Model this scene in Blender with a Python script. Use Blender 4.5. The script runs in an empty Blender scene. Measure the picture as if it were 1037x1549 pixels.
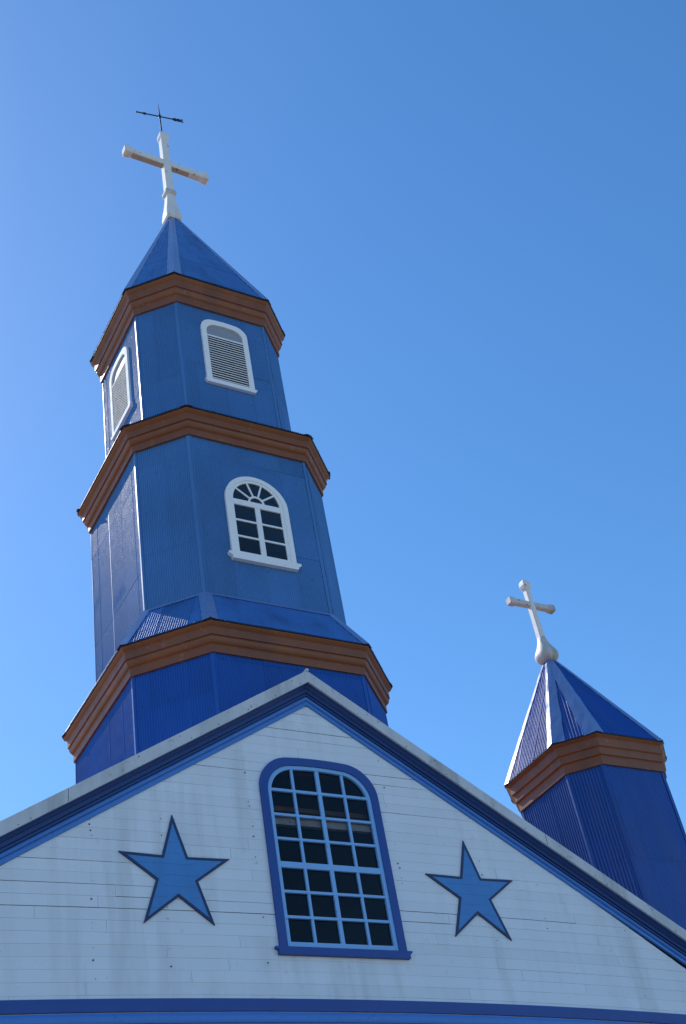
import bpy, bmesh, math, random
from mathutils import Vector, Matrix
random.seed(7)
S = bpy.context.scene
C = S.collection

# ------------------------------------------------------------------ camera, sky, sun, exposure
cam_d = bpy.data.cameras.new('camera'); cam = bpy.data.objects.new('camera', cam_d); C.objects.link(cam)
S.camera = cam
cam_d.sensor_fit = 'HORIZONTAL'; cam_d.sensor_width = 36.0; cam_d.lens = 36*1867.656/1037
cam_d.clip_start = 0.1; cam_d.clip_end = 6000
CAMPOS = Vector((-7.485, -12.3206, 1.6))
def cam_axes(yaw, pitch, roll):
    cy, sy, cp, sp = math.cos(yaw), math.sin(yaw), math.cos(pitch), math.sin(pitch)
    f = Vector((sy*cp, cy*cp, sp)); r = Vector((cy, -sy, 0)); u = r.cross(f)
    c, s = math.cos(roll), math.sin(roll)
    return c*r+s*u, -s*r+c*u, f
r_, u_, f_ = cam_axes(0.6159, 0.6817, -0.2013)
cam.matrix_world = Matrix(((r_.x, u_.x, -f_.x, CAMPOS.x), (r_.y, u_.y, -f_.y, CAMPOS.y), (r_.z, u_.z, -f_.z, CAMPOS.z), (0, 0, 0, 1)))

SUN_AZ = math.radians(-17)      # clockwise from +Y
SUN_EL = math.radians(46)
w = bpy.data.worlds.new('World'); S.world = w; w.use_nodes = True
nt = w.node_tree; bg = nt.nodes['Background']
sky = nt.nodes.new('ShaderNodeTexSky'); sky.sky_type = 'NISHITA'; sky.sun_disc = False
sky.sun_elevation = SUN_EL; sky.sun_rotation = SUN_AZ
sky.altitude = 0; sky.air_density = 1.0; sky.dust_density = 0.2; sky.ozone_density = 2.5
hs = nt.nodes.new('ShaderNodeHueSaturation'); hs.inputs['Saturation'].default_value = 1.26
nt.links.new(sky.outputs[0], hs.inputs['Color']); nt.links.new(hs.outputs[0], bg.inputs['Color'])
bg.inputs['Strength'].default_value = 0.12
sd = bpy.data.lights.new('sun', 'SUN'); sd.energy = 2.3; sd.angle = math.radians(0.53); sd.color = (1.0, 0.95, 0.88)
sun = bpy.data.objects.new('sun', sd); C.objects.link(sun)
sv = Vector((math.sin(SUN_AZ)*math.cos(SUN_EL), math.cos(SUN_AZ)*math.cos(SUN_EL), math.sin(SUN_EL)))
sun.rotation_euler = sv.to_track_quat('Z', 'Y').to_euler(); sun.location = sv*60
S.view_settings.view_transform = 'Standard'; S.view_settings.look = 'None'
S.view_settings.exposure = 0.75; S.view_settings.gamma = 1.0

# ------------------------------------------------------------------ materials
def new_mat(name):
    m = bpy.data.materials.new(name); m.use_nodes = True
    return m, m.node_tree, m.node_tree.nodes['Principled BSDF']
def paint(name, col, rough=0.5, var=0.12, scale=1.6, streak=0.0, streak_col=(0.12, 0.11, 0.1), grain=0.0, bump=0.0, spec=0.5, fine=0.06,
          chips=0.0, chip_col=(0.1, 0.09, 0.08), metallic=0.0):
    m, t, b = new_mat(name); N = t.nodes; L = t.links
    tc = N.new('ShaderNodeTexCoord')
    def noise(sc, detail=4, vec=None, rgh=0.55):
        n = N.new('ShaderNodeTexNoise'); n.inputs['Scale'].default_value = sc; n.inputs['Detail'].default_value = detail
        n.inputs['Roughness'].default_value = rgh
        L.new(vec if vec else tc.outputs['Object'], n.inputs['Vector']); return n.outputs['Fac']
    def mul(a, k, add=0.0):
        q = N.new('ShaderNodeMath'); q.operation = 'MULTIPLY_ADD'; L.new(a, q.inputs[0]); q.inputs[1].default_value = k; q.inputs[2].default_value = add
        return q.outputs[0]
    def mathn(op, a, b_):
        q = N.new('ShaderNodeMath'); q.operation = op; L.new(a, q.inputs[0])
        if isinstance(b_, float): q.inputs[1].default_value = b_
        else: L.new(b_, q.inputs[1])
        return q.outputs[0]
    def stretched(sx, sy, sz):
        mp = N.new('ShaderNodeMapping'); mp.inputs['Scale'].default_value = (sx, sy, sz); L.new(tc.outputs['Object'], mp.inputs['Vector']); return mp.outputs[0]
    v = mathn('ADD', mul(noise(scale), 2*var, -var), mul(noise(28, 3), 2*fine, -fine))
    ta = N.new('ShaderNodeAttribute'); ta.attribute_name = 'tone'
    val = mathn('ADD', mathn('ADD', v, ta.outputs['Fac']), 1.0)
    mx = N.new('ShaderNodeVectorMath'); mx.operation = 'SCALE'; mx.inputs[0].default_value = col; L.new(val, mx.inputs['Scale'])
    out = mx.outputs[0]
    def mix(fac, a, colr):
        q = N.new('ShaderNodeMix'); q.data_type = 'RGBA'; L.new(fac, q.inputs['Factor']); L.new(a, q.inputs['A']); q.inputs['B'].default_value = (*colr, 1)
        return q.outputs['Result']
    def ramp(f, lo, hi):
        q = N.new('ShaderNodeMapRange'); q.inputs['From Min'].default_value = lo; q.inputs['From Max'].default_value = hi; L.new(f, q.inputs['Value']); return q.outputs[0]
    if streak:
        s1 = ramp(noise(1.0, 5, stretched(3.2, 3.2, 0.35), 0.6), 0.46, 0.68)
        s2 = ramp(noise(0.55, 2), 0.40, 0.58)
        out = mix(mul(mathn('MULTIPLY', s1, s2), streak), out, streak_col)
    if chips:
        c1 = ramp(noise(9, 6, None, 0.65), 0.625, 0.675)
        out = mix(mul(c1, chips), out, chip_col)
    L.new(out, b.inputs['Base Color'])
    rr = mul(noise(6, 4), 0.3, rough-0.15); L.new(rr, b.inputs['Roughness'])
    b.inputs['Specular IOR Level'].default_value = spec; b.inputs['Metallic'].default_value = metallic
    if bump:
        bp = N.new('ShaderNodeBump'); bp.inputs['Strength'].default_value = bump; bp.inputs['Distance'].default_value = 0.01
        L.new(noise(22, 5), bp.inputs['Height']); L.new(bp.outputs[0], b.inputs['Normal'])
    return m
M = {}
M['white_wood'] = paint('white_board_paint', (0.72, 0.785, 0.86), 0.6, 0.07, 1.1, streak=0.32, streak_col=(0.30, 0.31, 0.33), bump=0.06, fine=0.03, chips=0.12)
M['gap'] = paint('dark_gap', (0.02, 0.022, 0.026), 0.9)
M['rust'] = paint('rusty_nail', (0.10, 0.05, 0.03), 0.8)
M['white_trim'] = paint('white_trim_paint', (0.84, 0.87, 0.90), 0.75, 0.05, 2, spec=0.25, chips=0.3, chip_col=(0.3, 0.27, 0.24), bump=0.04, fine=0.03)
M['fascia'] = paint('weathered_white_fascia', (0.58, 0.61, 0.65), 0.6, 0.12, 1.3, streak=0.5, streak_col=(0.22, 0.2, 0.18), chips=0.5, chip_col=(0.2, 0.13, 0.1), bump=0.06)
M['navy'] = paint('dark_blue_trim_paint', (0.012, 0.062, 0.29), 0.45, 0.12, 2.0, bump=0.05)
M['soffit'] = paint('deep_navy_soffit_paint', (0.014, 0.052, 0.20), 0.5, 0.12, 2.0, bump=0.05)
M['mid_blue'] = paint('mid_blue_trim_paint', (0.055, 0.21, 0.60), 0.45, 0.1, 2.0, chips=0.25, chip_col=(0.03, 0.04, 0.08), bump=0.04)
M['star_blue'] = paint('star_blue_paint', (0.055, 0.235, 0.57), 0.5, 0.16, 2.2, streak=0.3, streak_col=(0.04, 0.15, 0.4), chips=0.15, bump=0.05)
M['star_navy'] = paint('star_outline_paint', (0.012, 0.03, 0.11), 0.5, 0.1, 2.5)
M['sash_blue'] = paint('light_blue_sash_paint', (0.215, 0.46, 0.82), 0.45, 0.08, 3, chips=0.6, chip_col=(0.08, 0.09, 0.1))
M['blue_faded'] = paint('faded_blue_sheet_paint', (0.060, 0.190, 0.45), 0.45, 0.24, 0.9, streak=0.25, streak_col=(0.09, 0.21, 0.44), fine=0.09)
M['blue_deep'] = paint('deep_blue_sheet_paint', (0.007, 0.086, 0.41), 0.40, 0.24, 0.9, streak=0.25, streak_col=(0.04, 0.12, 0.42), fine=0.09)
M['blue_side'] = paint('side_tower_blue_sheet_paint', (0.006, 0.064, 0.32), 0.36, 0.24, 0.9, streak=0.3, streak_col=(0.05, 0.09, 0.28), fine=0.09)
M['blue_roof'] = paint('blue_roof_sheet_paint', (0.048, 0.18, 0.48), 0.42, 0.18, 1.4, streak=0.5, streak_col=(0.012, 0.03, 0.10), fine=0.06)
M['blue_flash'] = paint('blue_flashing_paint', (0.12, 0.21, 0.44), 0.3, 0.18, 1.8, bump=0.05, spec=0.7)
M['brown'] = paint('brown_cornice_paint', (0.22, 0.074, 0.028), 0.5, 0.3, 1.6, streak=0.5, streak_col=(0.075, 0.04, 0.03), chips=0.35, chip_col=(0.35, 0.25, 0.18), bump=0.04)
M['drip'] = paint('black_drip_edge', (0.012, 0.012, 0.016), 0.5)
M['red_roof'] = paint('red_oxide_roof_sheet', (0.42, 0.12, 0.065), 0.5, 0.15, 0.8, streak=0.4, streak_col=(0.22, 0.12, 0.09))
M['iron'] = paint('black_iron', (0.012, 0.013, 0.018), 0.5)
M['cross'] = paint('white_cross_paint', (0.74, 0.74, 0.73), 0.5, 0.09, 3, streak=0.35, streak_col=(0.36, 0.33, 0.3), chips=0.75, chip_col=(0.16, 0.14, 0.12), fine=0.04)
M['cross_under'] = paint('bare_weathered_underside', (0.40, 0.34, 0.30), 0.7, 0.2, 5, chips=0.8, chip_col=(0.10, 0.08, 0.07))
M['cross_worn'] = paint('worn_white_cross_paint', (0.60, 0.58, 0.56), 0.55, 0.18, 4, streak=0.85, streak_col=(0.22, 0.17, 0.14), chips=0.9, chip_col=(0.12, 0.10, 0.09))
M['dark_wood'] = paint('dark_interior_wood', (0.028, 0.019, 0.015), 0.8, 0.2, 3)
M['beam'] = paint('worn_pale_beam', (0.75, 0.62, 0.60), 0.7, 0.6, 4.5, chips=0.8, chip_col=(0.10, 0.08, 0.08))
M['louvre_panel'] = paint('grey_blue_panel', (0.28, 0.31, 0.36), 0.6, 0.1, 3)
M['gravel'] = paint('pale_gravel', (0.27, 0.225, 0.165), 0.9, 0.25, 0.15, fine=0.15, bump=0.3)
def glass_mat():
    m, t, b = new_mat('old_window_glass'); N = t.nodes; L = t.links; N.remove(b)
    fr = N.new('ShaderNodeFresnel'); fr.inputs['IOR'].default_value = 1.27
    tr = N.new('ShaderNodeBsdfTransparent'); tr.inputs['Color'].default_value = (0.72, 0.76, 0.78, 1)
    gl = N.new('ShaderNodeBsdfGlossy'); gl.inputs['Roughness'].default_value = 0.04
    nz = N.new('ShaderNodeTexNoise'); nz.inputs['Scale'].default_value = 3.0
    bp = N.new('ShaderNodeBump'); bp.inputs['Strength'].default_value = 0.4; bp.inputs['Distance'].default_value = 0.02
    L.new(nz.outputs['Fac'], bp.inputs['Height']); L.new(bp.outputs[0], gl.inputs['Normal'])
    mx = N.new('ShaderNodeMixShader'); L.new(fr.outputs[0], mx.inputs[0]); L.new(tr.outputs[0], mx.inputs[1]); L.new(gl.outputs[0], mx.inputs[2])
    L.new(mx.outputs[0], N['Material Output'].inputs['Surface']); return m
M['glass'] = glass_mat()

# ------------------------------------------------------------------ helpers
class MB:
    def __init__(s): s.v = []; s.f = []; s.mi = []; s.sm = []; s.tn = []
    def add(s, vs, fs, mi=0, smooth=False, tones=None):
        o = len(s.v); s.v += [tuple(v) for v in vs]
        for k, f in enumerate(fs):
            s.f.append([i+o for i in f]); s.mi.append(mi); s.sm.append(smooth)
            s.tn.append(0.0 if tones is None else tones if isinstance(tones, float) else tones[k])
    def box(s, x0, x1, y0, y1, z0, z1, mi=0):
        vs = [(x, y, z) for z in (z0, z1) for y in (y0, y1) for x in (x0, x1)]
        s.add(vs, [(0, 2, 3, 1), (4, 5, 7, 6), (0, 1, 5, 4), (2, 6, 7, 3), (0, 4, 6, 2), (1, 3, 7, 5)], mi)
    def quad(s, a, b, c, d, mi=0): s.add([a, b, c, d], [(0, 1, 2, 3)], mi)
    def plate(s, poly, fn, d0, d1, mi=0):
        # closed polygon (2D, ccw) extruded between depths d0 (back) and d1 (front); fn(u, v, d) -> 3D
        n = len(poly); vs = [fn(u, v, d0) for u, v in poly]+[fn(u, v, d1) for u, v in poly]
        s.add(vs, [list(range(n))[::-1], list(range(n, 2*n))]+[(i, (i+1) % n, n+(i+1) % n, n+i) for i in range(n)], mi)
    def ring(s, outer, inner, fn, d0, d1, mi=0, din=None):
        # closed band between two outlines of equal count
        n = len(outer); di = d1 if din is None else din
        vs = [fn(u, v, d0) for u, v in outer]+[fn(u, v, d1) for u, v in outer]+[fn(u, v, di) for u, v in inner]+[fn(u, v, d0) for u, v in inner]
        fs = []
        for i in range(n):
            j = (i+1) % n
            for k in range(4):
                a, b = k*n, ((k+1) % 4)*n
                fs.append((a+i, a+j, b+j, b+i))
        s.add(vs, fs, mi)
    def loft(s, rings, mi=0, smooth=False, cap=True):
        n = len(rings[0]); vs = [p for r in rings for p in r]; fs = []
        for k in range(len(rings)-1):
            for i in range(n):
                j = (i+1) % n; fs.append((k*n+i, k*n+j, (k+1)*n+j, (k+1)*n+i))
        if cap: fs += [list(range(n))[::-1], [(len(rings)-1)*n+i for i in range(n)]]
        s.add(vs, fs, mi, smooth)
    def tube(s, a, b, r0, r1=None, n=8, mi=0):
        a, b = Vector(a), Vector(b); r1 = r0 if r1 is None else r1
        d = (b-a).normalized(); x = d.orthogonal().normalized(); y = d.cross(x)
        s.loft([[a+(x*math.cos(t)+y*math.sin(t))*r0 for t in [2*math.pi*i/n for i in range(n)]],
                [b+(x*math.cos(t)+y*math.sin(t))*r1 for t in [2*math.pi*i/n for i in range(n)]]], mi, True)
    def build(s, name, mats, parent=None, recalc=True, origin=None):
        me = bpy.data.meshes.new(name)
        org = Vector(origin) if origin is not None else (Vector(world_loc(parent)) if parent else Vector((0, 0, 0)))
        me.from_pydata([tuple(Vector(v)-org) for v in s.v], [], s.f)
        if not isinstance(mats, (list, tuple)): mats = [mats]
        for m in mats: me.materials.append(m)
        for p, mi, sm in zip(me.polygons, s.mi, s.sm): p.material_index = mi; p.use_smooth = sm
        if recalc and len(me.polygons):
            b = bmesh.new(); b.from_mesh(me); bmesh.ops.recalc_face_normals(b, faces=b.faces); b.to_mesh(me); b.free()
        at = me.attributes.new('tone', 'FLOAT', 'FACE')
        for k, t in enumerate(s.tn): at.data[k].value = t
        me.update()
        o = bpy.data.objects.new(name, me); C.objects.link(o)
        if parent: o.parent = parent
        elif origin is not None: o.location = org
        return o
def world_loc(o):
    v = Vector((0, 0, 0))
    while o: v += o.location; o = o.parent
    return v
def thing(name, label, cat, loc, group=None):
    o = bpy.data.objects.new(name, None); C.objects.link(o); o.location = loc
    o['label'] = label; o['category'] = cat
    if group: o['group'] = group
    return o
def structure(o): o['kind'] = 'structure'; return o

# ------------------------------------------------------------------ ground
gb = MB(); n = 64
gb.add([(0, 0, 0)]+[(900*math.cos(2*math.pi*i/n), 900*math.sin(2*math.pi*i/n), 0) for i in range(n)], [(0, i+1, (i+1) % n+1) for i in range(n)])
structure(gb.build('ground', M['gravel']))

# ------------------------------------------------------------------ church body and gable facade
SL = 0.629                      # rake slope
APZ = 10.12                     # apex of the white boarding
HW = 8.3                        # half width of the nave roof
church = thing('church', 'white boarded church gable with blue trim, two blue stars and a tall window', 'church', (0, 0, 0))
def sag(x, z): return -0.0045*x*x*max(0.0, min(1.0, (10.0-z)/3.8))
WX, WHW = -0.005, 0.85          # gable window
def rounded_outline(hw, zb, zt, r, arch=0.0, cx=0.0, n=10):
    pts = [(cx-hw, zb), (cx+hw, zb)]
    c = zt-r
    for i in range(n+1):
        t = math.pi/2*i/n; pts.append((cx+hw-r+r*math.cos(t), c+r*math.sin(t)))
    for i in range(1, 6):
        u = 1-2*i/6; pts.append((cx+u*(hw-r), zt+arch*(1-u*u)))
    for i in range(n+1):
        t = math.pi/2+math.pi/2*i/n; pts.append((cx-hw+r+r*math.cos(t), c+r*math.sin(t)))
    return pts
def win_half(z):                # half width of the hole in the boards at height z
    hw, zt, r = 0.79, 9.205, 0.40
    if z < 6.792 or z > zt: return 0.0
    c = zt-r
    return hw if z < c else hw-r+math.sqrt(max(0.0, r*r-(z-c)**2))
pl = MB(); PH = 0.1325
xlim_at = lambda z: min(HW-0.25, (APZ+0.04-z)/SL)
rows = []
z = 6.13-46*PH
while z < APZ: rows.append(z); z += PH
rng = random.Random(11)
dark = {}
for ri, zb in enumerate(rows):
    zt = zb+PH; sub = 6 if (8.6 < zt < 9.4) else 1
    lim = xlim_at(zb)
    if lim < 0.02: continue
    # butt joints
    xs = [-lim]; x = -lim+rng.uniform(0.8, 5.0)
    while x < lim-0.3: xs.append(x); x += rng.uniform(3.0, 5.5)
    xs.append(lim)
    for bi in range(len(xs)-1):
        a, b = xs[bi]+0.001, xs[bi+1]-0.001
        tone = rng.gauss(0, 0.014)
        inset = rng.uniform(-0.0005, 0.0005); lap = 0.0013+rng.uniform(0, 0.0016)
        gap = rng.choice([0.0002, 0.0003, 0.0004, 0.0006, 0.001, 0.002, 0.006]); gap2 = max(0.0004, gap*rng.choice([0.1, 0.3, 1.0, 1.2]))
        for k in range(sub):
            u0, u1 = k/sub, (k+1)/sub
            zz0, zz1 = zb+PH*u0, zb+PH*u1
            l1 = min(xlim_at(zz1), 99)
            h0, h1 = win_half(zz0+0.002), win_half(zz1-0.002)
            ints = [(a, b, a, b)] if h0 <= 0 and h1 <= 0 else [(a, WX-h0, a, WX-h1), (WX+h0, b, WX+h1, b)]
            for (p0, q0, p1, q1) in ints:
                p0 = max(p0, a); q0 = min(q0, b); p1 = max(p1, a); q1 = min(q1, b)
                p1 = max(p1, -l1); q1 = min(q1, l1); 
                if q0-p0 < 0.004 or q1-p1 < 0: continue
                nseg = max(1, int((q0-p0)/0.3))
                vs = []; 
                for s in range(nseg+1):
                    t = s/nseg; xb, xt = p0+(q0-p0)*t, p1+(q1-p1)*t
                    g = gap+(gap2-gap)*t + rng.uniform(0, 0.0006)
                    lowz = zz0+(g if k == 0 else 0)
                    yb = -(lap*(1-u0)+inset)-0.002; yt = -(lap*(1-u1)+inset)-0.002
                    vs += [(xb, 0.016, lowz+sag(xb, lowz)), (xb, yb, lowz+sag(xb, lowz)), (xt, yt, zz1+sag(xt, zz1))]
                fs = []
                for s in range(nseg):
                    o = 3*s; fs += [(o+1, o+4, o+5, o+2), (o, o+3, o+4, o+1)]
                pl.add(vs, fs, 0, False, tone)
# backing sheet behind the board gaps (with the window left open), rest of the walls
def bk(x0, x1, zb, zt): pl.quad((x0, 0.016, zb), (x1, 0.016, zb), (x1, 0.016, zt), (x0, 0.016, zt), 1)
E1 = 0.80
bk(-(HW-0.25), WX-E1, 0, 6.72); bk(WX-E1, WX+E1, 0, 6.72); bk(WX+E1, HW-0.25, 0, 6.72)
zs = (APZ-0.02)
def tri_strip(zb, zt, cut):
    l0, l1 = min(HW-0.25, (zs-zb)/SL), min(HW-0.25, (zs-zt)/SL)
    if cut:
        pl.quad((-l0, 0.016, zb), (WX-E1, 0.016, zb), (WX-E1, 0.016, zt), (-l1, 0.016, zt), 1)
        pl.quad((WX+E1, 0.016, zb), (l0, 0.016, zb), (l1, 0.016, zt), (WX+E1, 0.016, zt), 1)
    else: pl.quad((-l0, 0.016, zb), (l0, 0.016, zb), (l1, 0.016, zt), (-l1, 0.016, zt), 1)
tri_strip(6.72, 8.75, True); tri_strip(8.75, 9.0, True) if False else None
z = 8.75
while z < 9.3:
    zn = z+0.05; l0 = (zs-z)/SL; l1 = (zs-zn)/SL; h0 = win_half(z)+0.0; h1 = win_half(zn)
    h0 = h0 if h0 else 0.0
    pl.quad((-l0, 0.016, z), (WX-h0, 0.016, z), (WX-h1, 0.016, zn), (-l1, 0.016, zn), 1)
    pl.quad((WX+h0, 0.016, z), (l0, 0.016, z), (l1, 0.016, zn), (WX+h1, 0.016, zn), 1)
    z = zn
tri_strip(9.3, zs-0.001, False)
# nail heads in faint columns
cols = [-4.6, -3.05, -2.2, -1.02, 0.98, 2.25, 3.1, 4.4]
for cx in cols:
    for zb in rows:
        if zb < 5.9 or abs(cx) > xlim_at(zb)-0.1: continue
        for dz in (0.035, 0.095):
            if rng.random() < 0.74: continue
            r = rng.uniform(0.0035, 0.009) if rng.random() < 0.8 else 0.011
            px = cx+rng.uniform(-0.012, 0.012); pz = zb+dz+sag(cx, zb)
            pl.add([(px+r*math.cos(t), -0.0115, pz+r*math.sin(t)) for t in [k*math.pi/3 for k in range(6)]]+[(px, -0.0135, pz)], [(k, (k+1) % 6, 6) for k in range(6)], 2)
wall = pl.build('facade_wall', [M['white_wood'], M['gap'], M['rust']], church, recalc=False)
# nave side and back walls
nb = MB(); D = 30
zE = APZ-(HW-0.25)*SL
for sx in (-1, 1):
    X = sx*(HW-0.25); nb.box(min(X, X-sx*0.15), max(X, X-sx*0.15), 0.02, D, 0, zE)
nb.add([(-(HW-0.25), D, 0), (HW-0.25, D, 0), (HW-0.25, D, zE), (0, D, APZ), (-(HW-0.25), D, zE)], [(0, 1, 2, 3, 4)])
nb.build('nave_wall', M['white_wood'], church)
# roof
rf = MB(); RT = 10.571
for sx in (-1, 1):
    prof = []
    nseg = 150
    for (y0, y1) in ((-0.155, D+0.3),):
        P = 0.2
        top = []; 
        xe = sx*(HW+0.25)
        v = [(0, y0, RT), (xe, y0, RT-abs(xe)*SL), (xe, y1, RT-abs(xe)*SL), (0, y1, RT)]
        vv = [(a, b, c+0.010) for a, b, c in v]
        rf.add(v+vv, [(0, 1, 2, 3), (4, 5, 6, 7), (0, 1, 5, 4), (1, 2, 6, 5), (2, 3, 7, 6)])
roof = rf.build('roof', M['red_roof'], church)
rc = MB(); rc.tube((0, -0.185, RT+0.012), (0, 0.6, RT+0.018), 0.024, n=10)
rc.build('ridge_cap', M['fascia'], roof)
# fascia (white), soffit + mouldings (blue), one per rake
FX = HW+0.2
def rake_piece(mb, sx, prof, base, mi=0, x1=FX, jit=0.0):
    rr = random.Random(3)
    N = 40; vs = []; n = len(prof)
    for i in range(N+1):
        x = x1*i/N; jz = jit*rr.uniform(-1, 1)
        for (y, v) in prof: vs.append((sx*x, y, base-SL*x+v+jz))
    fs = []
    for i in range(N):
        for k in range(n):
            k2 = (k+1) % n
            fs.append((i*n+k, (i+1)*n+k, (i+1)*n+k2, i*n+k2))
    fs.append([N*n+k for k in range(n)]); fs.append([k for k in range(n)])
    mb.add(vs, fs, mi)
for sx in (-1, 1):
    f = MB(); rake_piece(f, sx, [(-0.138, 0), (-0.166, 0), (-0.166, 0.174), (-0.138, 0.174)], 10.405, jit=0.0012)
    # nail heads and board joints on the fascia
    rr = random.Random(20+sx)
    for i in range(60):
        x = 0.12+i*0.14+rr.uniform(-0.02, 0.02)
        if rr.random() < 0.5: continue
        zz = 10.405-SL*x+rr.choice([0.03, 0.13]); r = rr.uniform(0.004, 0.01)
        f.add([(sx*x+r*math.cos(t), -0.1685, zz+r*math.sin(t)) for t in [k*math.pi/3 for k in range(6)]], [tuple(range(6))], 1)
    for x in (3.35, 6.2):
        f.box(sx*x-0.003, sx*x+0.003, -0.1672, -0.15, 10.41-SL*x, 10.565-SL*x, 2)
    f.build('rake_fascia', [M['fascia'], M['rust'], M['gap']], church)
    m = MB(); rake_piece(m, sx, [(0.004, 0.135), (-0.048, 0.138), (-0.048, 0.165), (-0.036, 0.168), (-0.036, 0.178), (-0.062, 0.182), (-0.062, 0.232), (-0.085, 0.245), (-0.10, 0.262), (-0.137, 0.285), (-0.137, 0.36), (0.004, 0.36)], APZ)
    sf = m.build('rake_soffit', M['soffit'], church)
    m = MB(); rake_piece(m, sx, [(0.004, -0.004), (-0.030, 0.0), (-0.030, 0.048), (-0.014, 0.054), (-0.014, 0.066), (-0.030, 0.070), (-0.042, 0.082), (-0.048, 0.098), (-0.044, 0.114), (-0.034, 0.126), (-0.020, 0.130), (-0.020, 0.134), (0.004, 0.134)], APZ)
    m.build('rake_moulding', M['mid_blue'], church)
# horizontal cornice under the gable (sags to the sides with the boards)
def cornice_piece(name, prof, mat, x0=-(HW-0.2), x1=HW-0.2):
    mb = MB(); N = 80; n = len(prof); vs = []
    for i in range(N+1):
        x = x0+(x1-x0)*i/N
        for (y, z_) in prof: vs.append((x, y, z_+sag(x, 6.2)))
    fs = []
    for i in range(N):
        for k in range(n): fs.append((i*n+k, (i+1)*n+k, (i+1)*n+(k+1) % n, i*n+(k+1) % n))
    fs += [[k for k in range(n)], [N*n+k for k in range(n)]]
    mb.add(vs, fs); return mb.build(name, mat, church)
cornice_piece('gable_band', [(0.01, 6.085), (-0.032, 6.085), (-0.032, 6.218), (0.01, 6.222)], M['navy'])
cornice_piece('gable_moulding', [(0.01, 5.70), (-0.02, 5.70), (-0.02, 5.90), (-0.03, 5.905), (-0.03, 5.945), (-0.022, 5.95), (-0.022, 5.958), (-0.036, 5.962), (-0.044, 5.985), (-0.044, 6.03), (-0.034, 6.058), (-0.02, 6.066), (-0.02, 6.074), (0.01, 6.074)], M['mid_blue'])
# gable window -------------------------------------------------
fy = lambda u, v, d: (u, -d, v)
fr = MB()
out_ = rounded_outline(0.85, 6.80, 9.275, 0.46, 0.015, WX); in_ = rounded_outline(0.745, 6.80, 9.172, 0.40, 0.014, WX)
fr.ring(out_, in_, fy, -0.03, 0.040, din=0.034)
win = fr.build('gable_window', M['navy'], church)
sl = MB()
sl.plate([(WX-0.875, 6.71), (WX+0.875, 6.71), (WX+0.875, 6.765), (WX+0.905, 6.775), (WX+0.915, 6.80), (WX-0.915, 6.80), (WX-0.905, 6.775), (WX-0.875, 6.765)], fy, -0.02, 0.055)
sl.build('sill', M['navy'], win)
sash = MB()
so = rounded_outline(0.746, 6.803, 9.170, 0.40, 0.014, WX); si = rounded_outline(0.694, 6.868, 9.122, 0.36, 0.014, WX)
sash.ring(so, si, fy, -0.035, 0.018)
for cx, hw in ((-0.365, 0.017), (0.0, 0.026), (0.365, 0.017)):
    sash.box(WX+cx-hw, WX+cx+hw, -0.012, 0.03, 6.86, 9.135)
for zc, hh in ((8.815, 0.018), (8.478, 0.016), (8.158, 0.016), (7.819, 0.038), (7.482, 0.016), (7.17, 0.016)):
    sash.box(WX-0.70, WX+0.70, -0.0145, 0.028, zc-hh, zc+hh)
sash.build('glazing_bars', M['sash_blue'], win)
pn = MB(); pn.plate(rounded_outline(0.71, 6.85, 9.14, 0.37, 0.01, WX), fy, -0.018, -0.014)
pn.build('pane', M['glass'], win)
bmn = MB(); bmn.box(-0.76, 0.78, 0.045, 0.10, 8.375, 8.505); bmn.box(-0.76, 0.78, 0.12, 0.2, 8.60, 8.66, 1); bmn.box(-0.70, 0.70, 0.10, 0.16, 9.135, 9.2, 1)
bmn.build('inner_beam', [M['beam'], M['brown']], win)
# dark room behind the window
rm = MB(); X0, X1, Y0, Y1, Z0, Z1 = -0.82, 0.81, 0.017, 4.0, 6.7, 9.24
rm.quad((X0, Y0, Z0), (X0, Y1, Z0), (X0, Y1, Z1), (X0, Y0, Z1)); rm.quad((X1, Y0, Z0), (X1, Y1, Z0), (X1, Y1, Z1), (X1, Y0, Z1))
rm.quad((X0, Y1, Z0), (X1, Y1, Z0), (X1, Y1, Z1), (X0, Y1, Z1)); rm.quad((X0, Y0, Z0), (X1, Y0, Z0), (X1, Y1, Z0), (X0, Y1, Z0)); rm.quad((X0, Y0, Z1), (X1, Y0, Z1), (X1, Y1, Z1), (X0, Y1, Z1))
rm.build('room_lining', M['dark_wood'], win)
# stars --------------------------------------------------------
def inset(poly, d):
    n = len(poly); out = []
    for i in range(n):
        p0, p1, p2 = Vector(poly[i-1]), Vector(poly[i]), Vector(poly[(i+1) % n])
        e1, e2 = (p1-p0).normalized(), (p2-p1).normalized()
        n1, n2 = Vector((-e1.y, e1.x)), Vector((-e2.y, e2.x))
        k = d/(1+n1.dot(n2)); out.append(tuple(p1+(n1+n2)*k))
    return out
star_l = [(-2.055, 8.338), (-1.896, 7.815), (-1.367, 7.828), (-1.795, 7.526), (-1.633, 7.020), (-2.045, 7.334), (-2.478, 7.005), (-2.302, 7.519), (-2.732, 7.830), (-2.212, 7.815)][::-1]
star_r = [(2.060, 8.339), (2.205, 7.818), (2.722, 7.824), (2.287, 7.530), (2.462, 7.003), (2.030, 7.334), (1.610, 7.020), (1.795, 7.528), (1.350, 7.830), (1.888, 7.820)][::-1]
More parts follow.
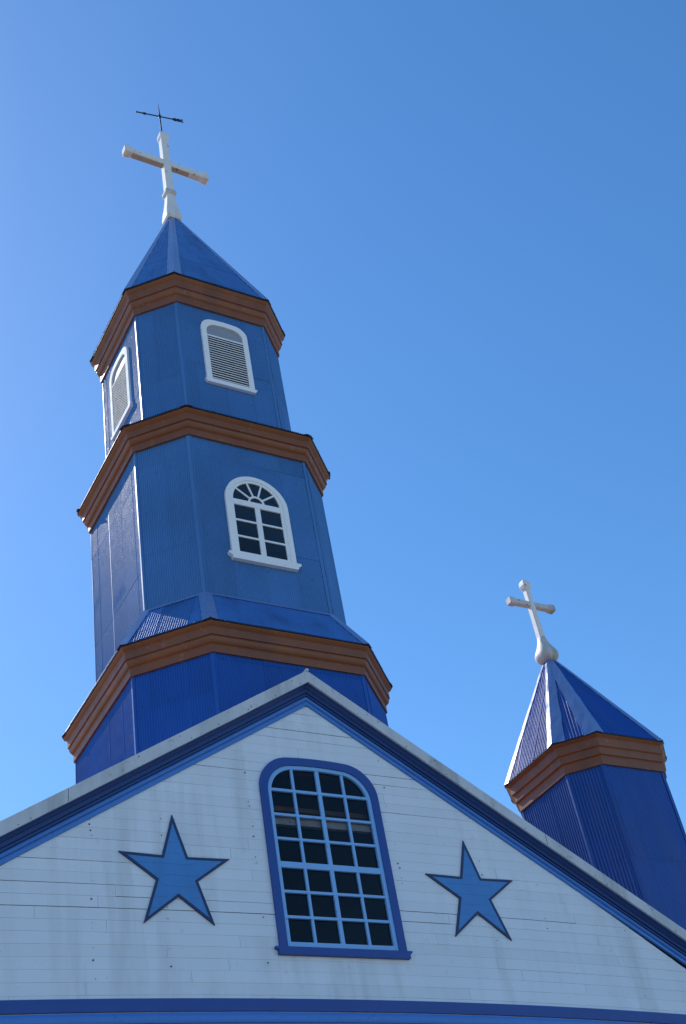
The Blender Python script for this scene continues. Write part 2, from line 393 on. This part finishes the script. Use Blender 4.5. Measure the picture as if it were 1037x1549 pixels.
for st in (star_l, star_r):
    i1 = inset(st, 0.028)
    m = MB(); m.plate(i1, fy, 0.0, 0.018)
    for zr in [6.13+k*0.1325 for k in range(6, 17)]:
        xc = []
        for k in range(len(i1)):
            (xa, za), (xb_, zb_) = i1[k], i1[(k+1) % len(i1)]
            if (za > zr) != (zb_ > zr): xc.append(xa+(xb_-xa)*(zr-za)/(zb_-za))
        xc.sort()
        for k in range(0, len(xc)-1, 2):
            if xc[k+1]-xc[k] < .05: continue
            t0, t1 = rng.uniform(0, .3), rng.uniform(.6, 1); L_ = xc[k+1]-xc[k]
            m.box(xc[k]+L_*t0, xc[k]+L_*t1, -0.0184, -0.016, zr, zr+0.0018, 1)
    so_ = m.build('star', [M['star_blue'], M['star_navy']], church)
    m = MB(); m.ring(st, i1, fy, 0.0, 0.024)
    m.build('star_outline', M['star_navy'], so_)

# ------------------------------------------------------------------ octagonal towers
def octo(a, c):
    b = c*math.sqrt(2)-a
    return [(-b, -a), (b, -a), (a, -b), (a, b), (b, a), (-b, a), (-a, b), (-a, -b)]
def cof(a, t): return a*(1+t)/math.sqrt(2)
PITCH = 0.037
def corrugated(mb, P, U, Vv, Nn, L, hfun, amp=0.008, pitch=PITCH, seam=0.52, lap=None, x0=0.0, x1=None, rng=None, mi=0, tilt=0.006, nails=0, base=0.0):
    """P corner, U along the bottom edge, Vv up the sheet, Nn outward; hfun(x) -> (low, high)"""
    rng = rng or random; x1 = L if x1 is None else x1
    per = max(1, round((x1-x0)/pitch)); pt = (x1-x0)/per; q = 6
    cols = [x0+pt*k/q for k in range(per*q+1)]
    # sheets
    edges = [x0]; x = x0+rng.uniform(0.3, 1)*seam
    while x < x1: edges.append(x); x += seam*rng.uniform(0.97, 1.03)
    sheets = [(rng.uniform(-0.002, 0.002), rng.uniform(-tilt, tilt)) for _ in edges]
    H = max(hfun(x_)[1] for x_ in cols)
    lo_all = min(hfun(x_)[0] for x_ in cols)
    cuts = [lo_all]
    if lap:
        zc = lo_all+lap*rng.uniform(0.5, 0.95)
        while zc < H-0.1: cuts.append(zc); zc += lap
    cuts.append(H)
    for bi in range(len(cuts)-1):
        c0, c1 = cuts[bi], cuts[bi+1]
        nv = max(1, int((c1-c0)/0.45)) if lap else 1
        stone = [rng.gauss(0, 0.05) for _ in edges]; tns = []; vs = []; fs = []; idx = []
        for x_ in cols:
            si = max(i for i, e in enumerate(edges) if e <= x_+1e-9); off, tl = sheets[si]
            ph = 2*math.pi*(x_-x0)/pt
            lo, hi = hfun(x_); a_ = max(lo, c0); b_ = min(hi, c1)
            col = []
            for k in range(nv+1):
                z_ = a_+(b_-a_)*k/nv if b_ > a_ else a_
                sh = (0.0035*(1-(z_-c0)/(c1-c0))) if lap else 0.0
                wob = 0.0015*math.sin(1.7*x_+2.3*z_+bi)+0.0010*math.sin(5.1*z_+7*off*1000)
                n_ = base+amp*math.cos(ph)+off+0.006*math.exp(-(x_-edges[si])/0.016)+tl*(x_-edges[si]-seam/2)+sh+wob
                col.append(len(vs)); vs.append(P+U*x_+Vv*z_+Nn*n_)
            idx.append((col, b_ > a_+1e-6))
        for k in range(len(idx)-1):
            (ca, va), (cb, vb) = idx[k], idx[k+1]
            if not (va or vb): continue
            tt = stone[max(i for i, e in enumerate(edges) if e <= cols[k]+1e-9)]
            for r in range(nv): fs.append((ca[r], cb[r], cb[r+1], ca[r+1])); tns.append(tt)
        mb.add(vs, fs, mi, True, tns)
        if nails and bi+1 < len(cuts)-0:
            for zrow in [c0+0.06] + [c0+0.06+j*0.75 for j in range(1, int((c1-c0)/0.75)+1)]:
                xk = x0+pt*3
                while xk < x1-pt:
                    lo, hi = hfun(xk)
                    if rng.random() < 0.6 and lo < zrow < hi-0.02:
                        r = rng.uniform(0.005, 0.009); o = P+U*xk+Vv*zrow+Nn*(base+amp+0.006)
                        mb.add([o+U*r*math.cos(t)+Vv*r*math.sin(t) for t in [j*math.pi/3 for j in range(6)]], [tuple(range(6))], nails)
                    xk += pt*rng.choice([5, 6, 6, 7])
def V3(p, z): return Vector((p[0], p[1], z))
def tower_wall(T, ctr, a, t, z0, z1, mat, seed, flash_mat, name='storey_wall', fw=0.02, lap=1.75, pitch=PITCH):
    rng = random.Random(seed); pts = octo(a, cof(a, t)); mb = MB()
    for i in range(8):
        p, q = V3(pts[i], z0)+ctr, V3(pts[(i+1) % 8], z0)+ctr
        U = (q-p); L = U.length; U = U/L; Nn = Vector((U.y, -U.x, 0))
        corrugated(mb, p, U, Vector((0, 0, 1)), Nn, L, lambda x: (0.0, z1-z0), lap=lap, rng=rng, nails=1, pitch=pitch, x0=0.02, x1=L-0.02)
    wl = mb.build(name, [mat, M['drip']], T, recalc=False)
    for i in range(8):                                   # smooth corner strips
        pm, p, pn = Vector(pts[i-1]), Vector(pts[i]), Vector(pts[(i+1) % 8])
        d0, d1 = (pm-p).normalized(), (pn-p).normalized(); n0 = Vector((-d0.y, d0.x)); n1 = Vector((d1.y, -d1.x))
        bis = (n0+n1).normalized(); k = 1/bis.dot(n1)
        e = 0.0105; fm = MB(); rows = []
        nz = max(2, int((z1-z0)/0.5))
        for j in range(nz+1):
            z_ = z0+(z1-z0)*j/nz; wj = (0.045 if i in (0, 1) else 0.034 if i == 7 else fw)+rng.uniform(-0.002, 0.002); ee = e+rng.uniform(-0.0006, 0.0006)
            A = p+d0*wj+n0*ee; B = p+bis*ee*k; D_ = p+d1*wj+n1*ee
            ins = [p+d0*wj+n0*(ee-0.005), p+bis*(ee-0.005)*k, p+d1*wj+n1*(ee-0.005)]
            rows.append([V3(A, z_)+ctr, V3(B, z_)+ctr, V3(D_, z_)+ctr, V3(ins[2], z_)+ctr, V3(ins[1], z_)+ctr, V3(ins[0], z_)+ctr])
        fm.loft(rows); fm.build('corner_strip', flash_mat, wl)
    return wl
CPROF = [(0, 0), (.19, 0), (.20, .02), (.20, .27), (.24, .285), (.24, .30), (.32, .315), (.40, .35), (.47, .40), (.51, .45), (.52, .50), (.50, .52), (.50, .535), (.62, .545), (.62, .80), (.64, .815), (.68, .83), (.78, .865), (.87, .905), (.92, .93), (.92, .965)]
def tower_cornice(T, ctr, a, t, zb, zt, over, bprof=CPROF):
    c = cof(a, t); mb = MB(); rings = []; h = zt-zb
    for (d, zf) in bprof: rings.append([V3(p, zb+zf*h)+ctr for p in octo(a+d*over, c+d*over)])
    mb.loft(rings, cap=False)
    co = mb.build('cornice', M['brown'], T, recalc=False)
    de = MB(); rg = []
    for (d, z_) in ((0.6, .968), (.975, .968), (1.0, .975), (1.0, 1.0), (.6, 1.02)): rg.append([V3(p, zb+z_*h)+ctr for p in octo(a+d*over, c+d*over)])
    de.loft(rg, cap=False); de.build('drip_edge', M['drip'], co, recalc=False)
    return co
def sloped_roof(T, ctr, lo, zlo, hi, zhi, name, mat, flash_mat, seed, fw0, fw1, top_strip=0.0, crumple=0.0, wide_faces=(), pitch=PITCH, lap=None):
    """octagonal slope from outline lo at zlo to outline hi at zhi: corrugated panels + smooth hip flashings"""
    rng = random.Random(seed); mb = MB()
    N8 = []
    for i in range(8):
        p, q = V3(lo[i], zlo)+ctr, V3(lo[(i+1) % 8], zlo)+ctr; pu, qu = V3(hi[i], zhi)+ctr, V3(hi[(i+1) % 8], zhi)+ctr
        U = (q-p); L = U.length; U = U/L; mid = (pu+qu)/2-(p+q)/2; Vv = mid-U*mid.dot(U); Hs = Vv.length; Vv = Vv/Hs; Nn = U.cross(Vv)
        if Nn.z < 0: Nn = -Nn
        xa = (pu-p).dot(U); xb = (qu-p).dot(U)
        def hf(x, xa=xa, xb=xb, L=L, Hs=Hs):
            h = Hs
            if x < xa: h = Hs*x/xa
            elif x > xb: h = Hs*(L-x)/(L-xb)
            return (0.0, max(0.0, h))
        corrugated(mb, p, U, Vv, Nn, L, hf, rng=rng, pitch=pitch, amp=0.008, x0=0.01, x1=L-0.01, lap=lap)
        N8.append((U, Nn))
    rfm = mb.build(name, mat, T, recalc=False)
    for i in range(8):
        a, b = V3(lo[i], zlo)+ctr, V3(hi[i], zhi)+ctr
        U0, n0 = N8[i-1]; U1, n1 = N8[i]; d = (b-a).normalized()
        s0 = (-U0 - d*(-U0).dot(d)).normalized(); s1 = (U1-d*U1.dot(d)).normalized()
        s0 = (s0-n0*s0.dot(n0)).normalized(); s1 = (s1-n1*s1.dot(n1)).normalized()
        bis = (n0+n1).normalized(); fm = MB(); rows = []; nz = 14 if crumple else 6
        for j in range(nz+1):
            u = j/nz; wj = fw0+(fw1-fw0)*u
            w0, w1 = wj, wj
            if (i-1) % 8 in wide_faces: w0 *= 1.75
            if i in wide_faces: w1 *= 1.75
            c = a+(b-a)*u; cr = lambda k=1.0: rng.uniform(-1, 1)*crumple*k
            e = 0.011
            cc = c+bis*(e+0.004+cr(.3)); A = c+s0*(w0+cr(2))+n0*(e+cr(.5)); A2 = c+s0*w0*.5+n0*(e+.002+cr()); B = c+s1*(w1+cr(2))+n1*(e+cr(.5)); B2 = c+s1*w1*.5+n1*(e+.002+cr())
            dn = 0.004
            rows.append([A, A2, cc, B2, B, B-n1*dn, cc-bis*dn, A-n0*dn])
        fm.loft(rows); fm.build('hip_flashing', flash_mat, rfm)
    if top_strip:
        for i in range(8):
            U, Nn = N8[i]; pu, qu = V3(hi[i], zhi)+ctr, V3(hi[(i+1) % 8], zhi)+ctr
            Vv = Nn.cross(U); Vv = Vv if Vv.z > 0 else -Vv
            fm = MB(); q_ = [pu+Nn*.0125, qu+Nn*.0125, qu+Nn*.0125-Vv*top_strip, pu+Nn*.0125-Vv*top_strip]
            fm.add(q_+[v-Nn*.004 for v in q_], [(0, 1, 2, 3), (7, 6, 5, 4), (0, 4, 5, 1), (1, 5, 6, 2), (2, 6, 7, 3), (3, 7, 4, 0)])
            fm.build('top_flashing', flash_mat, rfm)
    return rfm

TC = Vector((0, 2.2389, 0))
tower = thing('bell_tower', 'tall three-storey blue octagonal bell tower with brown cornices rising behind the gable peak', 'bell tower', TC, 'blue octagonal towers of the church')
A1, T1, A2_, T2, A3, T3 = 2.0072, 0.585, 1.6976, 0.612, 1.430, 0.605
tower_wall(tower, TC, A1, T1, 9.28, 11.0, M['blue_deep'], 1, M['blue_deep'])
tower_cornice(tower, TC, A1, T1, 10.93, 11.368, 0.178)
lo = octo(A1+.178, cof(A1, T1)+.178); hi = octo(A2_+.008, cof(A2_, T2)+.008)
sloped_roof(tower, TC, lo, 11.372, hi, 12.195, 'skirt_roof', M['blue_roof'], M['blue_flash'], 5, 0.115, 0.10, top_strip=0.07)
tower_wall(tower, TC, A2_, T2, 12.0, 15.38, M['blue_faded'], 2, M['blue_faded'])
tower_cornice(tower, TC, A2_, T2, 15.313, 15.766, 0.213)
lo = octo(A2_+.213, cof(A2_, T2)+.213); hi = octo(A3+.008, cof(A3, T3)+.008)
sloped_roof(tower, TC, lo, 15.77, hi, 16.05, 'skirt_roof', M['blue_roof'], M['blue_flash'], 6, 0.10, 0.09)
tower_wall(tower, TC, A3, T3, 15.9, 18.99, M['blue_faded'], 3, M['blue_faded'])
tower_cornice(tower, TC, A3, T3, 18.926, 19.502, 0.203)
lo = octo(A3+.203, cof(A3, T3)+.203)
TIP = Vector((-0.03, 0.0, 23.72))
hi = [(p[0]*0.012+TIP.x, p[1]*0.012) for p in lo]
sloped_roof(tower, TC, lo, 19.506, hi, TIP.z, 'spire_roof', M['blue_roof'], M['blue_flash'], 7, 0.14, 0.05, crumple=0.0022, lap=1.9)

# windows of the tower: local frame (u along the wall, v up, d outward)
def local(c, U, Nn): return lambda u, v, d: tuple(Vector((c.x, c.y, 0))+U*u+Vector((0, 0, v))+Nn*d)
def fbox(mb, fn, u0, u1, v0, v1, d0, d1, mi=0): mb.plate([(u0, v0), (u1, v0), (u1, v1), (u0, v1)], fn, d0, d1, mi)
def louvre(fn):
    m = MB(); out_ = rounded_outline(.452, 17.0, 18.655, .25, 0.012); in_ = rounded_outline(.352, 17.095, 18.535, .20, 0.010)
    m.ring(out_, in_, fn, 0.0, 0.05); f = m.build('louvre_window', M['white_trim'], tower)
    m = MB(); m.plate([(-.46, 16.985), (.46, 16.985), (.46, 17.02), (.485, 17.035), (.487, 17.065), (-.487, 17.065), (-.485, 17.035), (-.46, 17.02)], fn, 0.0, 0.062)
    m.build('sill', M['white_trim'], f)
    m = MB(); n = 18
    for i in range(n):
        z_ = 17.125+i*0.0605
        m.plate([(.0, z_-.016), (.0, z_+.012), ], fn, 0, 0) if False else None
        # slat: tilted thin board, lower outer edge
        a = [fn(u, v, d) for u in (-.35, .35) for (v, d) in ((z_-.0085, .0448), (z_+.0085, .046), (z_+.013, .030), (z_-.005, .030))]
        m.add(a, [(0, 1, 2, 3), (7, 6, 5, 4), (0, 4, 5, 1), (1, 5, 6, 2), (2, 6, 7, 3), (3, 7, 4, 0)])
    m.build('slats', M['white_trim'], f)
    m = MB(); 
    top = [p for p in rounded_outline(.353, 18.24, 18.537, .20, 0.010)]
    m.plate(top, fn, 0.008, 0.022); fbox(m, fn, -.352, .352, 18.20, 18.238, 0.010, 0.046, 1)
    m.build('head_panel', [M['louvre_panel'], M['white_trim']], f)
    m = MB(); fbox(m, fn, -.36, .36, 17.08, 18.21, 0.004, 0.0412); m.build('backing', M['gap'], f)  # black plate added close behind the slat edges; its colour paints the gaps' shade
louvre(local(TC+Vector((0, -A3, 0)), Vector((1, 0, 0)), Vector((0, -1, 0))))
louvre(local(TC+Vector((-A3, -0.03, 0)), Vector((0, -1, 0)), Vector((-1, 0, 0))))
def arched(fn):
    def arch(hw, zb, zs, n=28): return [(-hw, zb), (hw, zb)]+[(hw*math.cos(math.pi*i/n), zs+hw*math.sin(math.pi*i/n)) for i in range(n+1)]
    zs_ = 14.115
    m = MB(); m.ring(arch(.542, 13.02, zs_), arch(.462, 13.02, zs_), fn, 0.0, 0.052); f = m.build('arched_window', M['white_trim'], tower)
    m = MB(); m.plate([(-.545, 12.895), (.545, 12.895), (.55, 12.945), (.585, 12.965), (.605, 12.985), (.605, 13.018), (-.605, 13.018), (-.605, 12.985), (-.585, 12.965), (-.55, 12.945)], fn, 0.0, 0.075)
    m.build('sill', M['white_trim'], f)
    m = MB(); m.ring(arch(.463, 13.022, zs_), arch(.405, 13.075, zs_+.012), fn, 0.008, 0.038)
    fbox(m, fn, -.41, .41, 14.02, 14.128, 0.012, 0.0405); fbox(m, fn, -.044, .044, 13.07, 14.021, 0.012, 0.037)
    for zc in (13.71, 13.385): fbox(m, fn, -.41, .41, zc-.0165, zc+.0165, 0.0125, 0.034)
    n = 14; R0, R1 = .142, .108
    hub = [(R0*math.cos(math.pi*i/n), 14.127+R0*math.sin(math.pi*i/n)) for i in range(n+1)]+[(R1*math.cos(math.pi*i/n), 14.127+R1*math.sin(math.pi*i/n)) for i in range(n, -1, -1)]
    for i in range(n):
        q = [hub[i], hub[i+1], hub[2*n+1-i-1], hub[2*n+1-i]]
        m.plate(q, fn, 0.012, 0.0345)
    for k in range(1, 5):
        t = math.pi*k/5; c, s_ = math.cos(t), math.sin(t); w_ = .014
        q = [(R0*.97*c+w_*s_, 14.127+R0*.97*s_-w_*c), (.412*c+w_*s_, 14.127+.412*s_-w_*c), (.412*c-w_*s_, 14.127+.412*s_+w_*c), (R0*.97*c-w_*s_, 14.127+R0*.97*s_+w_*c)]
        m.plate(q, fn, 0.0125, 0.033)
    m.build('glazing_bars', M['white_trim'], f)
    m = MB(); m.plate(arch(.415, 13.06, zs_), fn, 0.016, 0.02); m.build('pane', M['glass'], f)
    m = MB(); m.plate(arch(.44, 13.05, zs_), fn, 0.0085, 0.0105); m.build('backing', M['gap'], f)
arched(local(TC+Vector((0, -A2_, 0)), Vector((1, 0, 0)), Vector((0, -1, 0))))

# side tower
RC = Vector((6.8093, 2.2389, 0))
side = thing('bell_tower', 'short dark blue octagonal side tower with steep crumpled metal roof beyond the right roof slope', 'bell tower', RC, 'blue octagonal towers of the church')
RA, RTT = 1.0909, 0.597
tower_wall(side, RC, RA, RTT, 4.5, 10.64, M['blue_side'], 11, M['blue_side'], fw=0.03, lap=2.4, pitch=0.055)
RPROF = [(0, 0), (.19, 0), (.20, .02), (.20, .29), (.26, .31), (.40, .33), (.42, .36), (.42, .56), (.46, .575), (.6, .60), (.62, .62), (.62, .86), (.66, .88), (.80, .915), (.92, .945), (.92, .965)]
tower_cornice(side, RC, RA, RTT, 10.576, 11.092, 0.172, RPROF)
lo = octo(RA+.172, cof(RA, RTT)+.172); RTIP = Vector((-0.06, 0, 13.50))
hi = [(p[0]*0.03+RTIP.x, p[1]*0.03) for p in lo]
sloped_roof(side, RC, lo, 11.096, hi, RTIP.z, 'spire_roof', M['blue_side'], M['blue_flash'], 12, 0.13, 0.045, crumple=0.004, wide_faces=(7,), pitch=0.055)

# ------------------------------------------------------------------ crosses and weather vane
def sq(cx, cy, z, h, ch=0.18, hy=None):
    hy = h if hy is None else hy; c = min(h, hy)*ch
    return [Vector((cx+x, cy+y, z)) for x, y in ((-h+c, -hy), (h-c, -hy), (h, -hy+c), (h, hy-c), (h-c, hy), (-h+c, hy), (-h, hy-c), (-h, -hy+c))]
def arm_ring(x, cy, cz, h, hz, ch=0.22):
    c = min(h, hz)*ch
    return [Vector((x, cy+a, cz+b)) for a, b in ((-h+c, -hz), (h-c, -hz), (h, -hz+c), (h, hz-c), (h-c, hz), (-h+c, hz), (-h, hz-c), (-h, -hz+c))]
cx, cy = -0.035, 2.2389
cross1 = thing('roof_cross', 'large white cross with flared square foot on the tall tower spire, arms weathered bare underneath', 'cross', (cx, cy, 23.4), 'white crosses on the spires')
m = MB(); m.loft([sq(cx, cy, z_, h, .2) for z_, h in ((23.45, .145), (23.49, .172), (23.58, .174), (23.74, .16), (23.95, .128), (24.15, .104), (24.3, .092), (24.37, .09))])
m.build('foot', M['cross'], cross1)
m = MB(); m.loft([sq(cx, cy, z_, h, .2) for z_, h in ((24.35, .09), (24.38, .112), (24.42, .128), (24.48, .128), (24.53, .108), (24.56, .09))])
m.build('collar', M['cross_worn'], cross1)
m = MB(); m.loft([sq(cx, cy, z_, h, .14) for z_, h in ((24.37, .088), (24.6, .088), (26.52, .086))])
m.build('shaft', M['cross'], cross1)
m = MB(); m.loft([sq(cx, cy, z_, h, .14) for z_, h in ((26.50, .088), (26.58, .108), (26.66, .112), (26.70, .105))])
m.build('cap', M['cross'], cross1)
CZ = 25.56
for s in (-1, 1):
    m = MB(); rg = [(.086, .082), (.80, .084), (.86, .098), (.90, .108), (.97, .108), (1.0, .085)]
    dz = 0.02 if s < 0 else -0.02
    m.loft([arm_ring(cx+s*x, cy, CZ+dz*x, h, h*1.05) for x, h in rg])
    aobj = m.build('arm', [M['cross'], M['cross_under']], cross1)
    m = MB(); m.box(min(cx+s*.095, cx+s*.80), max(cx+s*.095, cx+s*.80), cy-.058, cy+.058, CZ-.098, CZ-.0845)
    m.build('underside_board', M['cross_under'], aobj)
vane = thing('weather_vane', 'thin black iron arrow weather vane on a pointed rod above the large white cross', 'weather vane', (-0.06, cy, 26.7))
m = MB(); m.tube((-.05, cy, 26.68), (-.057, cy, 27.5), .018, .016); m.tube((-.057, cy, 27.5), (-.06, cy, 28.02), .016, .004)
m.loft([[Vector((-.057+r*math.cos(t), cy+r*math.sin(t), z_)) for t in [k*math.pi/4 for k in range(8)]] for z_, r in ((27.42, .016), (27.45, .03), (27.5, .034), (27.55, .026), (27.58, .014))], smooth=True)
m.build('rod', M['iron'], vane)
VD = Vector((0.985, -0.16, 0)).normalized(); VO = Vector((-.057, cy, 27.49))
vf = lambda u, v, d: tuple(VO+VD*u+Vector((0, 0, v))+Vector((VD.y, -VD.x, 0))*d)
m = MB(); m.tube(VO-VD*.54, VO+VD*.36, .0155, n=8)
m.plate([(-.565, -.035), (-.53, -.02), (-.53, .02), (-.565, .035)], vf, -.008, .008)
m.plate([(-.455, 0), (-.33, .055), (-.36, 0.0), (-.33, -.055)], vf, -.008, .008)
m.build('arrow_shaft', M['iron'], vane)
m = MB()
for k in range(3):
    o = .27+k*.085
    for s in (-1, 1):
        pts_ = [(o, 0), (o+.04, s*.03), (o+.085, s*.062), (o+.125, s*.05), (o+.105, s*.03), (o+.075, s*.012)]
        if s < 0: pts_ = pts_[::-1]
        m.plate(pts_, vf, -.007, .007)
m.tube(VO+VD*.3, VO+VD*.52, .010, n=6)
m.build('arrow_tail', M['iron'], vane)
cx, cy = 6.735, 2.2389
cross2 = thing('roof_cross', 'small worn white cross on a bulbous foot atop the short side tower', 'cross', (cx, cy, 13.35), 'white crosses on the spires')
m = MB(); nn = 20
lat = [[Vector((cx+h*math.cos(t)*(1-.10*math.cos(4*t)), cy+h*math.sin(t)*(1-.10*math.cos(4*t)), z_)) for t in [2*math.pi*k/nn+math.pi/4 for k in range(nn)]] for z_, h in ((13.36, .09), (13.39, .15), (13.44, .19), (13.51, .208), (13.58, .2), (13.66, .165), (13.74, .125), (13.84, .09), (13.94, .072))]
m.loft(lat, smooth=True); m.build('foot', M['cross_worn'], cross2)
m = MB(); m.loft([sq(cx, cy, z_, h, .22) for z_, h in ((13.86, .068), (14.2, .062), (15.10, .056))]); m.build('shaft', M['cross'], cross2)
m = MB(); m.loft([sq(cx, cy, z_, h, .25) for z_, h in ((15.05, .058), (15.10, .082), (15.15, .092), (15.22, .09), (15.27, .065))]); m.build('cap', M['cross'], cross2)
CZ = 14.70
for s in (-1, 1):
    m = MB(); m.loft([arm_ring(cx+s*x, cy, CZ, h, h) for x, h in ((.058, .057), (.38, .058), (.40, .068), (.43, .074), (.52, .074), (.54, .064))])
    m.build('arm', M['cross_worn'], cross2)
